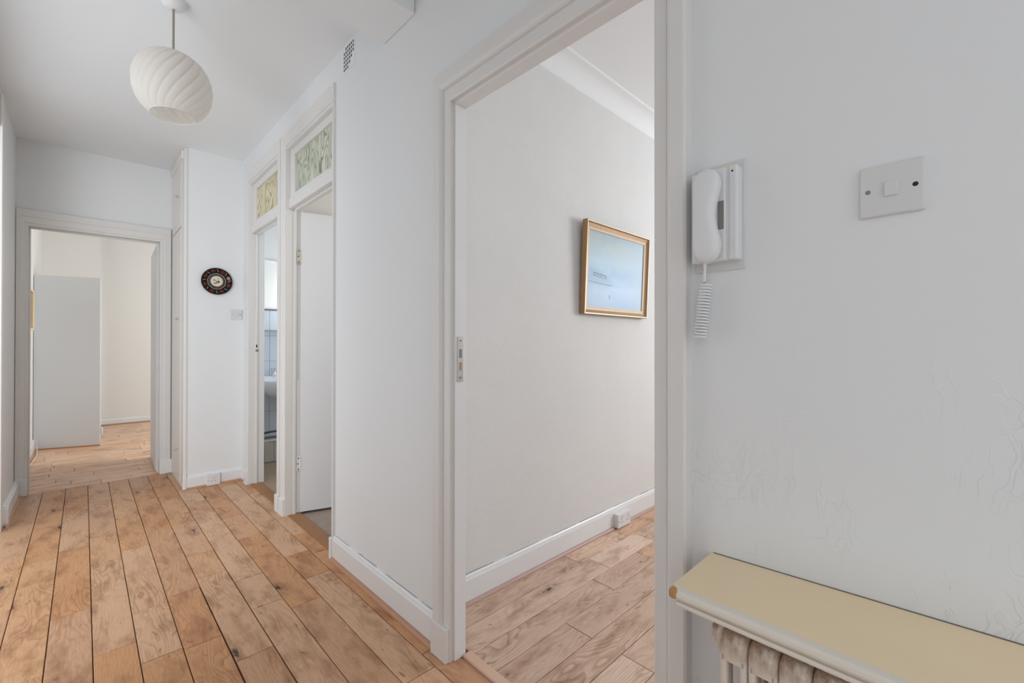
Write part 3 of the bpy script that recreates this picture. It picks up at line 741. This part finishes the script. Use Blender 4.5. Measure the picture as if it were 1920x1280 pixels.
stroke([(-.022, -.014), (-.014, -.018), (-.006, -.017), (-.006, -.012)], .0020)
stroke([(.010, .000), (.017, -.002), (.020, -.006), (.014, -.008), (.010, -.004), (.012, .005)], .0026)
stroke([(.004, .022), (.012, .025), (.019, .023)], .0012, 'plate_brown')
stroke([(.006, .013), (.016, .014), (.024, .011)], .0009, 'plate_grey')

# ------------------------------------------------------------------ painting
def painting_mat():
    m, nt, b = newmat('blue_misty_landscape_paint'); L = nt.links.new
    tc = N(nt, 'ShaderNodeTexCoord'); sep = N(nt, 'ShaderNodeSeparateXYZ'); L(tc.outputs['Generated'], sep.inputs[0])
    u, v = sep.outputs[0], sep.outputs[2]
    def mth(op, a, c=None, val=None):
        n_ = N(nt, 'ShaderNodeMath', operation=op); L(a, n_.inputs[0])
        if c is not None: L(c, n_.inputs[1])
        if val is not None: n_.inputs[1].default_value = val
        return n_.outputs[0]
    n1 = setin(N(nt, 'ShaderNodeTexNoise'), Scale=3.2, Detail=6.0, Roughness=.6); L(tc.outputs['Generated'], n1.inputs['Vector'])
    t_ = mth('ADD', v, mth('MULTIPLY', mth('SUBTRACT', n1.outputs[0], val=.5), val=.35))
    cr = N(nt, 'ShaderNodeValToRGB'); L(t_, cr.inputs[0]); e = cr.color_ramp.elements
    for i, (p, c) in enumerate([(0, lin(138, 172, 208)), (1, lin(160, 176, 178)), (.25, lin(152, 184, 214)), (.45, lin(116, 160, 196)), (.62, lin(146, 180, 198)), (.8, lin(156, 178, 184))]):
        el = e[i] if i < 2 else e.new(p); el.position = p; el.color = c
    n2 = setin(N(nt, 'ShaderNodeTexNoise'), Scale=2.6, Detail=5.0); L(tc.outputs['Generated'], n2.inputs['Vector'])
    r2 = N(nt, 'ShaderNodeMapRange'); L(n2.outputs[0], r2.inputs[0]); r2.inputs[1].default_value = .5; r2.inputs[2].default_value = .75; r2.inputs[4].default_value = .5
    mx = N(nt, 'ShaderNodeMix', data_type='RGBA'); L(r2.outputs[0], mx.inputs[0]); L(cr.outputs[0], mx.inputs[6]); mx.inputs[7].default_value = lin(106, 148, 180)
    # pale right edge
    r3 = N(nt, 'ShaderNodeMapRange'); L(u, r3.inputs[0]); r3.inputs[1].default_value = .55; r3.inputs[2].default_value = 1.0; r3.inputs[4].default_value = .7
    mx2 = N(nt, 'ShaderNodeMix', data_type='RGBA'); L(r3.outputs[0], mx2.inputs[0]); L(mx.outputs[2], mx2.inputs[6]); mx2.inputs[7].default_value = lin(172, 196, 214)
    # blue hill falling from the left: v < .5-.35*u, v > .36
    hill = mth('SUBTRACT', mth('ADD', mth('MULTIPLY', u, val=-.36), val=.565), v)
    hn = mth('ADD', hill, mth('MULTIPLY', mth('SUBTRACT', n1.outputs[0], val=.5), val=.16))
    h1 = N(nt, 'ShaderNodeMapRange'); L(hn, h1.inputs[0]); h1.inputs[1].default_value = 0; h1.inputs[2].default_value = .05
    h2 = N(nt, 'ShaderNodeMapRange'); L(v, h2.inputs[0]); h2.inputs[1].default_value = .28; h2.inputs[2].default_value = .36
    h3 = N(nt, 'ShaderNodeMapRange'); L(u, h3.inputs[0]); h3.inputs[1].default_value = .75; h3.inputs[2].default_value = .2
    hm = mth('MULTIPLY', mth('MULTIPLY', mth('MULTIPLY', h1.outputs[0], h2.outputs[0]), h3.outputs[0]), val=.75)
    mx3 = N(nt, 'ShaderNodeMix', data_type='RGBA'); L(hm, mx3.inputs[0]); L(mx2.outputs[2], mx3.inputs[6]); mx3.inputs[7].default_value = lin(92, 140, 178)
    L(mx3.outputs[2], b.inputs['Base Color']); b.inputs['Roughness'].default_value = .4
    bp = setin(N(nt, 'ShaderNodeBump'), Strength=.3, Distance=.001); L(n1.outputs[0], bp.inputs['Height']); L(bp.outputs[0], b.inputs['Normal'])
    return m
M['painting'] = painting_mat()
M['paint_pale'] = plain('pale_blue_stroke', lin(176, 206, 226), .5)
M['paint_dark'] = plain('dark_blue_stroke', lin(100, 140, 168), .5)
pa = thing('framed_painting', (2.485, 1.60, 1.36), 'misty blue landscape painting in a gilt frame on the textured wall', 'painting')
x0, x1, z0, z1 = 2.105, 2.838, 1.364, 1.921
YB = 1.597
def lean(z): return .024*(z-z0)/(z1-z0)          # the top hangs forward
def PP(x, d, z): return (x, YB-.002-d-lean(z), z)
fw_ = .036
# each side of the frame, mitred: (u from the outer edge, depth)
fp = [(0, 0), (0, .030), (.004, .034), (.010, .034), (.016, .026), (.030, .020), (.036, .020), (.036, 0)]
def side(a, b_):
    """a, b_: functions u -> (x, z) at both ends"""
    return [[PP(*(lambda q: (q[0], d, q[1]))(a(u))) for u, d in fp], [PP(*(lambda q: (q[0], d, q[1]))(b_(u))) for u, d in fp]]
cs = {'bl': lambda u: (x0+u, z0+u), 'br': lambda u: (x1-u, z0+u), 'tl': lambda u: (x0+u, z1-u), 'tr': lambda u: (x1-u, z1-u)}
for a, b_, mt in (('bl', 'br', 'gold'), ('tl', 'tr', 'gold'), ('bl', 'tl', 'gold'), ('br', 'tr', 'gold')):
    s_ = MB().loft(side(cs[a], cs[b_])).build('frame_side', mt, pa)
# pale gilt fillet on the front arris
fl2 = [(.0035, .0335), (.0035, .0352), (.0105, .0352), (.0105, .0335)]
for a, b_ in (('bl', 'br'), ('tl', 'tr'), ('bl', 'tl'), ('br', 'tr')):
    mb = MB().loft([[PP(cs[a](u)[0], d, cs[a](u)[1]) for u, d in fl2], [PP(cs[b_](u)[0], d, cs[b_](u)[1]) for u, d in fl2]]); mb.build('gilt_fillet', 'gold_pale', pa)
sl = [(.034, .012), (.034, .0195), (.050, .0185), (.050, .012)]
for a, b_ in (('bl', 'br'), ('tl', 'tr'), ('bl', 'tl'), ('br', 'tr')):
    mb = MB().loft([[PP(cs[a](u)[0], d, cs[a](u)[1]) for u, d in sl], [PP(cs[b_](u)[0], d, cs[b_](u)[1]) for u, d in sl]]); mb.build('inner_slip', 'slip', pa)
mb = MB().loft([[PP(x, d, z) for x, z in ((x0+.045, z0+.045), (x1-.045, z0+.045), (x1-.045, z1-.045), (x0+.045, z1-.045))] for d in (.004, .013)])
cnv = mb.build('canvas', 'painting', pa)
def dab(pts, w_, mat):
    MB().tube([PP(x0+.045+(x1-x0-.09)*u, .0128, z0+.045+(z1-z0-.09)*v) for u, v in pts], w_, 5).build('brush_stroke', mat, cnv)
for pts, w_, mt in (([(.10, .455), (.30, .43), (.305, .40)], .0018, 'paint_dark'), ([(.105, .45), (.10, .42), (.20, .405), (.30, .40)], .0020, 'paint_pale'),
                    ([(.02, .335), (.2, .325), (.42, .315)], .0022, 'paint_pale'), ([(.13, .43), (.24, .42)], .0022, 'paint_pale'), ([(.37, .19), (.38, .13)], .0016, 'paint_dark')):
    dab(pts, w_, mt)

# ------------------------------------------------------------------ entry phone
ph = thing('entry_phone', (1.0, .375, 1.35), 'white wall-mounted entry phone with handset beside the doorway', 'phone')
MB().box(.996, .323, 1.348, 1.0, .428, 1.580, .001, 1).build('backing_plate', 'plastic_dim', ph)
bd = MB(); bd.box(.968, .352, 1.366, .998, .425, 1.563, .004, 2).box(.968, .329, 1.366, .998, .3475, 1.563, .004, 2).box(.972, .335, 1.368, .998, .42, 1.561)
bd.build('phone_body', 'plastic', ph)
MB().box(.985, .340, 1.5635, .998, .42, 1.570, .001, 1).build('dusty_top_strip', 'goldlight', ph)
MB().box(.9672, .356, 1.432, .969, .368, 1.492).build('speech_slot', 'recess', ph)
MB().lathe([(.0022, 0), (.0016, -.001)], (.968, .339, 1.550), 'X', 10, True).build('fixing_screw', 'dark', ph)
# handset: a waisted bar, wide at ear and mouth
hs = []
for i in range(33):
    u = i/32; z = 1.360+u*(1.560-1.360)
    e_ = min(u, 1-u)/.19
    endr = math.sqrt(max(0, 1-(1-min(1, e_))**2))*.93+.07
    wst = math.sin(math.pi*min(1, max(0, (u-.20)/.60)))**1.3 if .2 < u < .8 else 0
    lo_ = -.0285*endr+.0105*wst          # edge towards the body
    hi_ = .0285*endr-.0020*wst
    th = .018*(.35+.65*endr)
    xc = .950-.004*math.sin(math.pi*u)
    ring = []
    for k_ in range(24):
        a = 2*math.pi*k_/24; c_, s_ = math.cos(a), math.sin(a)
        sx_ = math.copysign(abs(s_)**.75, s_)
        yy = .3835+(hi_ if sx_ > 0 else -lo_)*sx_
        ring.append((xc+th*math.copysign(abs(c_)**.6, c_), yy, z))
    hs.append(ring)
h_ = MB().loft(hs).build('handset', 'plastic', ph); smooth_by_angle(h_, 60)
cp = [(.952, .390, 1.366), (.957, .391, 1.345), (.962, .394, 1.325)]
cd = MB().tube(cp, .0028, 8).build('cord', 'plastic', ph)
cpts, n_t, n_s = [], 18, 14
for i in range(n_t*n_s+1):
    t_ = i/(n_t*n_s); a = 2*math.pi*i/n_s; rr_ = .0112
    cz = 1.320-.118*t_; cy = .394+.012*t_
    cpts.append((.968+rr_*math.cos(a), cy+rr_*math.sin(a), cz))
co = MB().tube(cpts, .0027, 6).build('coiled_cord', 'plastic', ph); smooth_by_angle(co, 60)
MB().tube([(.968, .397, 1.322), (.977, .404, 1.335), (.984, .402, 1.352), (.982, .398, 1.368)], .0026, 8).build('cord', 'plastic', ph)

# ------------------------------------------------------------------ radiator shelf
M['shelf_paint'] = plain('yellowed_cream_paint', lin(246, 224, 188), .36, spec=.5, var=.05, vscale=5, bump=.05, bscale=14, bdist=.003)
M['shelf_edge'] = plain('cream_edge_paint', lin(232, 224, 212), .4, var=.04, vscale=8)
sf = thing('radiator_shelf', (.89, -.3, .70), 'cream painted shelf over the radiator, with a chipped corner', 'shelf')
ye, yn = .394, -1.2
def shelf_dz(y): return .016*(ye-y)/.454
def shelf_run(prof_top, name, mat, ys):
    rings = []
    for y in ys: rings.append([(x, y, z+(shelf_dz(y)*max(0, (x-.815)/.185) if z > .72 else 0)) for x, z in prof_top])
    o = MB().loft(rings).build(name, mat, sf); smooth_by_angle(o, 25); return o
shelf_run([(.8135, .7080), (.8135, .7280), (1.0, .7280), (1.0, .7080)], 'shelf_board', 'shelf_paint', (ye, -.06, yn))
shelf_run([(.8135, .7080), (.8050, .7080), (.8000, .7105), (.7972, .7155), (.7976, .7215), (.8020, .7262), (.8085, .7279), (.8135, .7281)], 'shelf_nosing', 'shelf_edge', (ye-.006, yn))
cvp = [(.8085, .7080), (.8085, .7050), (.8035, .7040), (.8020, .7000), (.8030, .6965), (.8080, .6945), (.816, .6935), (.824, .689), (.830, .686), (.855, .686), (.855, .7080)]
cvo = MB().loft([[(x, y, z) for x, z in cvp] for y in (ye-.012, yn)]).build('cove_moulding', 'shelf_edge', sf); smooth_by_angle(cvo, 30)
MB().tube([(.9992, y, .7284+shelf_dz(y)) for y in (ye-.004, -.06, yn)], .0012, 5).build('back_gap', 'crack', sf)
ch = MB().box(.7955, ye-.016, .7095, .814, ye+.0015, .7278, .006, 3).build('bare_wood_corner', 'chip', sf)

for x, y in ((.905, .350), (.868, .325), (.846, .345), (.93, .285), (.87, .26), (.845, .245)):
    MB().lathe([(.0016, -.0002), (.0013, .0003), (.0003, .0004)], (x, y, .7281+shelf_dz(y)*max(0, (x-.815)/.185)), 'Z', 8, True).build('paint_speck', 'recess', sf)

# ------------------------------------------------------------------ cast-iron radiator
def rad_mat():
    m, nt, b = newmat('stained_radiator_paint'); L = nt.links.new
    tc = N(nt, 'ShaderNodeTexCoord'); sep = N(nt, 'ShaderNodeSeparateXYZ'); L(tc.outputs['Object'], sep.inputs[0])
    mp = N(nt, 'ShaderNodeMapping'); mp.inputs['Scale'].default_value = (14, 22, 9); L(tc.outputs['Object'], mp.inputs[0])
    n1 = setin(N(nt, 'ShaderNodeTexNoise'), Scale=1.6, Detail=5.0, Roughness=.65); L(mp.outputs[0], n1.inputs['Vector'])
    hz = N(nt, 'ShaderNodeMapRange'); L(sep.outputs[2], hz.inputs[0]); hz.inputs[1].default_value = .628; hz.inputs[2].default_value = .664
    ad = N(nt, 'ShaderNodeMath', operation='MULTIPLY'); L(hz.outputs[0], ad.inputs[0])
    r1 = N(nt, 'ShaderNodeMapRange'); L(n1.outputs[0], r1.inputs[0]); r1.inputs[1].default_value = .36; r1.inputs[2].default_value = .62
    L(r1.outputs[0], ad.inputs[1])
    mx = N(nt, 'ShaderNodeMix', data_type='RGBA'); L(ad.outputs[0], mx.inputs[0]); mx.inputs[6].default_value = lin(222, 208, 194); mx.inputs[7].default_value = lin(128, 88, 44)
    L(mx.outputs[2], b.inputs['Base Color']); b.inputs['Roughness'].default_value = .4
    return m
M['radiator'] = rad_mat()
ra = thing('column_radiator', (.88, -.1, 0), 'old cast-iron column radiator with brown scorch stains under the shelf', 'radiator')
pitch, first = .0470, .312
RF, RB = .822, .962
def section():
    """one section, from y=0 to y=-pitch: a rounded head and foot joined by front and back half columns, open slot between"""
    mb = MB(); g = .0008
    def web(za, zb, ztop):
        prof = []
        n_ = 10
        for i in range(n_+1):
            a = math.pi*i/n_
            prof.append(((RF+RB)/2-(RB-RF)/2*math.copysign(abs(math.cos(a))**.55, math.cos(a)), zb+(ztop-zb)*abs(math.sin(a))**.8))
        prof = [(RF, za)]+prof+[(RB, za)]
        mb.loft([[(x+(.004 if x < .85 and e__ else 0), y, z-(.003 if e__ else 0)) for x, z in prof] for y, e__ in ((-g, 1), (-.005, 0), (-pitch+.005, 0), (-pitch+g, 1))])
    web(.626, .650, .676); web(.085, .10, .15)
    for xa, xb in ((RF, RF+.036), (RB-.036, RB)):
        for ya, yb in ((-.0135, -g), (-pitch+g, -pitch+.0135)):
            mb.box(xa, ya, .09, xb, yb, .64, .005, 2)
    return mb
s0_ = section().build('radiator_section', 'radiator', ra); smooth_by_angle(s0_, 50)
s0_.location = (0, first, 0)
for i in range(1, 16):
    o = s0_.copy(); COL.objects.link(o); o.location = (0, first-pitch*i, 0)
    o.parent = ra; o.matrix_parent_inverse = s0_.matrix_parent_inverse.copy()
for z in (.645, .12):
    e_ = MB().lathe([(.030, -.004), (.031, .004), (.029, .010), (.022, .013), (.020, .014), (.020, .017), (.012, .018), (.012, .026), (.010, .028), (.002, .028)], (.868, first, z), 'Y', 22, True).build('end_bush', 'radiator', ra); smooth_by_angle(e_, 40)
for y in (first-pitch/2, first-pitch*15.5):
    for fx_ in (RF+.003, RB-.033): MB().box(fx_, y-.016, 0, fx_+.03, y+.016, .10, .006, 2).build('radiator_foot', 'radiator', ra)

# ------------------------------------------------------------------ bedroom things
wd = thing('grey_wardrobe', (-.13, 7.1, 0), 'tall plain pale grey cupboard against the left wall beyond the far doorway', 'cupboard')
cor = [(-.398, 7.20), (.138, 7.01), (.158, 7.60), (-.398, 7.60)]
MB().loft([[(x, y, z) for x, y in cor] for z in (.0, 1.945)]).build('carcass', 'grey_panel', wd)
MB().loft([[(x, y, z) for x, y in ((-.398, 7.188), (.14, 6.998), (.138, 7.01), (-.398, 7.20))] for z in (0, .014)]).build('base_bead', 'quad', wd)
pf_ = thing('gilt_picture_frame', (-.39, 6.4, 1.31), 'gilt picture frame seen edge-on just inside the far doorway', 'picture')
for a, b_, c_, d_ in ((6.0, 6.78, 1.315, 1.340), (6.0, 6.78, 1.710, 1.735), (6.0, 6.025, 1.34, 1.71), (6.755, 6.78, 1.34, 1.71)):
    MB().box(-.401, a, c_, -.372, b_, d_, .004, 1).build('frame_side', 'goldlight', pf_)
MB().box(-.401, 6.02, 1.335, -.385, 6.76, 1.715).build('picture_panel', 'gold', pf_)
cbl = MB().tube([(-.372, 7.17, .10), (-.366, 7.16, .05), (-.364, 7.10, .012), (-.350, 6.85, .006), (-.352, 6.7, .008), (-.362, 6.3, .02), (-.366, 5.9, .016), (-.368, 5.4, .012)], .005, 8).build('cable', 'cable')
tag(cbl, 'thin cream cable running along the skirting beyond the far doorway', 'cable')
sk = thing('wall_socket', (.165, 7.47, .06), 'tiny white socket low on the side of the grey cupboard', 'socket')
MB().box(.1545, 7.42, .06, .174, 7.52, .145, .003, 1).build('face_plate', 'plastic_dim', sk)

# ------------------------------------------------------------------ bathroom things
# tiles on the wall behind the basin
tw, thh = .200, .255
bt = bpy.data.objects['wall_bathroom']
back = MB().box(1.115, 4.927, .2, 1.752, 4.936, 1.535).build('grout_bed', 'grout', bt)
tile_me = None
for i in range(3):
    for j in range(6):
        x = 1.252+(i-.0)*tw; z = .248+j*.2545
        cut = z+.25 > 1.54
        if z > 1.5: continue
        if tile_me is None:
            o = MB().box(-.0988, -.0045, -.1261, .0988, .0045, .1261, .0015, 1).build('tile', 'tile', bt); tile_me = o.data
        else:
            o = bpy.data.objects.new('tile', tile_me); COL.objects.link(o); o.parent = bt
        o.matrix_parent_inverse = Matrix.Identity(4); o.location = (x, 4.924, z+.1261)
        if cut: o.scale.z = (1.534-z)/.2522; o.location.z = (z+1.534)/2
t = MB().box(1.115, 4.895, 1.535, 1.8, 4.936, 1.560, .004, 2).build('trim_tile_ledge', 'gloss_white'); struct(t)
t = MB().box(1.115, 4.918, 2.012, 1.8, 4.936, 2.032, .003, 1).build('trim_picture_rail', 'gloss_white'); struct(t)
mg, ntg, bgl = newmat('clear_greenish_glass'); bgl.inputs['Base Color'].default_value = (.80, .90, .90, 1); bgl.inputs['Transmission Weight'].default_value = 1; bgl.inputs['Roughness'].default_value = .02
gs = MB().box(1.18, 4.84, 1.316, 1.72, 4.918, 1.322, .001, 1).build('glass_shelf', mg); tag(gs, 'glass shelf above the bathroom basin', 'shelf')
bx_ = thing('pipe_boxing', (1.4, 4.88, 0), 'aged panel boxing along the bathroom floor below the basin', 'boxing')
for i in range(5):
    MB().box(1.12+.087*i, 4.862, 0, 1.12+.087*i+.085, 4.875, .205, .002, 1).build('board', 'panelbeige', bx_)
MB().box(1.115, 4.855, .205, 1.56, 4.919, .222, .003, 1).build('boxing_top', 'gloss_white', bx_)
pp = MB().tube([(1.245, 4.86, .232), (1.248, 4.855, .27), (1.268, 4.85, .294), (1.32, 4.848, .302), (1.50, 4.848, .31)], .010, 10).build('waste_pipe', 'pipe'); tag(pp, 'dark bent pipe below the bathroom basin', 'pipe')
for p in pp.data.polygons: p.use_smooth = True
ba = thing('wash_basin', (1.42, 4.75, .6), 'white ceramic wash basin glimpsed through the bathroom doorway', 'basin')
rings = []
cxb, cyb = 1.435, 4.69
for k_, (sc, z) in enumerate([(.30, .655), (.55, .672), (.80, .715), (.95, .775), (1.0, .815), (1.0, .832), (.97, .838), (.88, .832), (.75, .79), (.55, .72), (.25, .70)]):
    ring = []
    for q in range(40):
        a = 2*math.pi*q/40; c_, s_ = math.cos(a), math.sin(a)
        yy = cyb+.215*sc*math.copysign(abs(s_)**.75, s_)
        ring.append((cxb+.255*sc*math.copysign(abs(c_)**.75, c_), min(yy, 4.917), z))
    rings.append(ring)
bo = MB().loft(rings).build('bowl', 'ceramic', ba); smooth_by_angle(bo, 50)
MB().box(1.19, 4.86, .79, 1.68, 4.918, .862, .015, 3).build('back_ledge', 'ceramic', ba)
MB().lathe([(.03, .60), (.03, .655), (.02, .665)], (1.40, 4.66, 0), 'Z', 16, True).build('waste_fitting', 'pipe', ba)
tp = thing('basin_tap', (1.375, 4.86, .862), 'chrome tap standing on the bathroom basin', 'tap')
MB().lathe([(.024, .862), (.024, .868), (.015, .872), (.013, .905), (.019, .910), (.021, .935), (.012, .940)], (1.375, 4.875, 0), 'Z', 18, True).build('tap_body', 'chrome', tp)
MB().tube([(1.375, 4.87, .89), (1.37, 4.83, .90), (1.365, 4.79, .892), (1.365, 4.785, .875)], .009, 10).build('spout', 'chrome', tp)
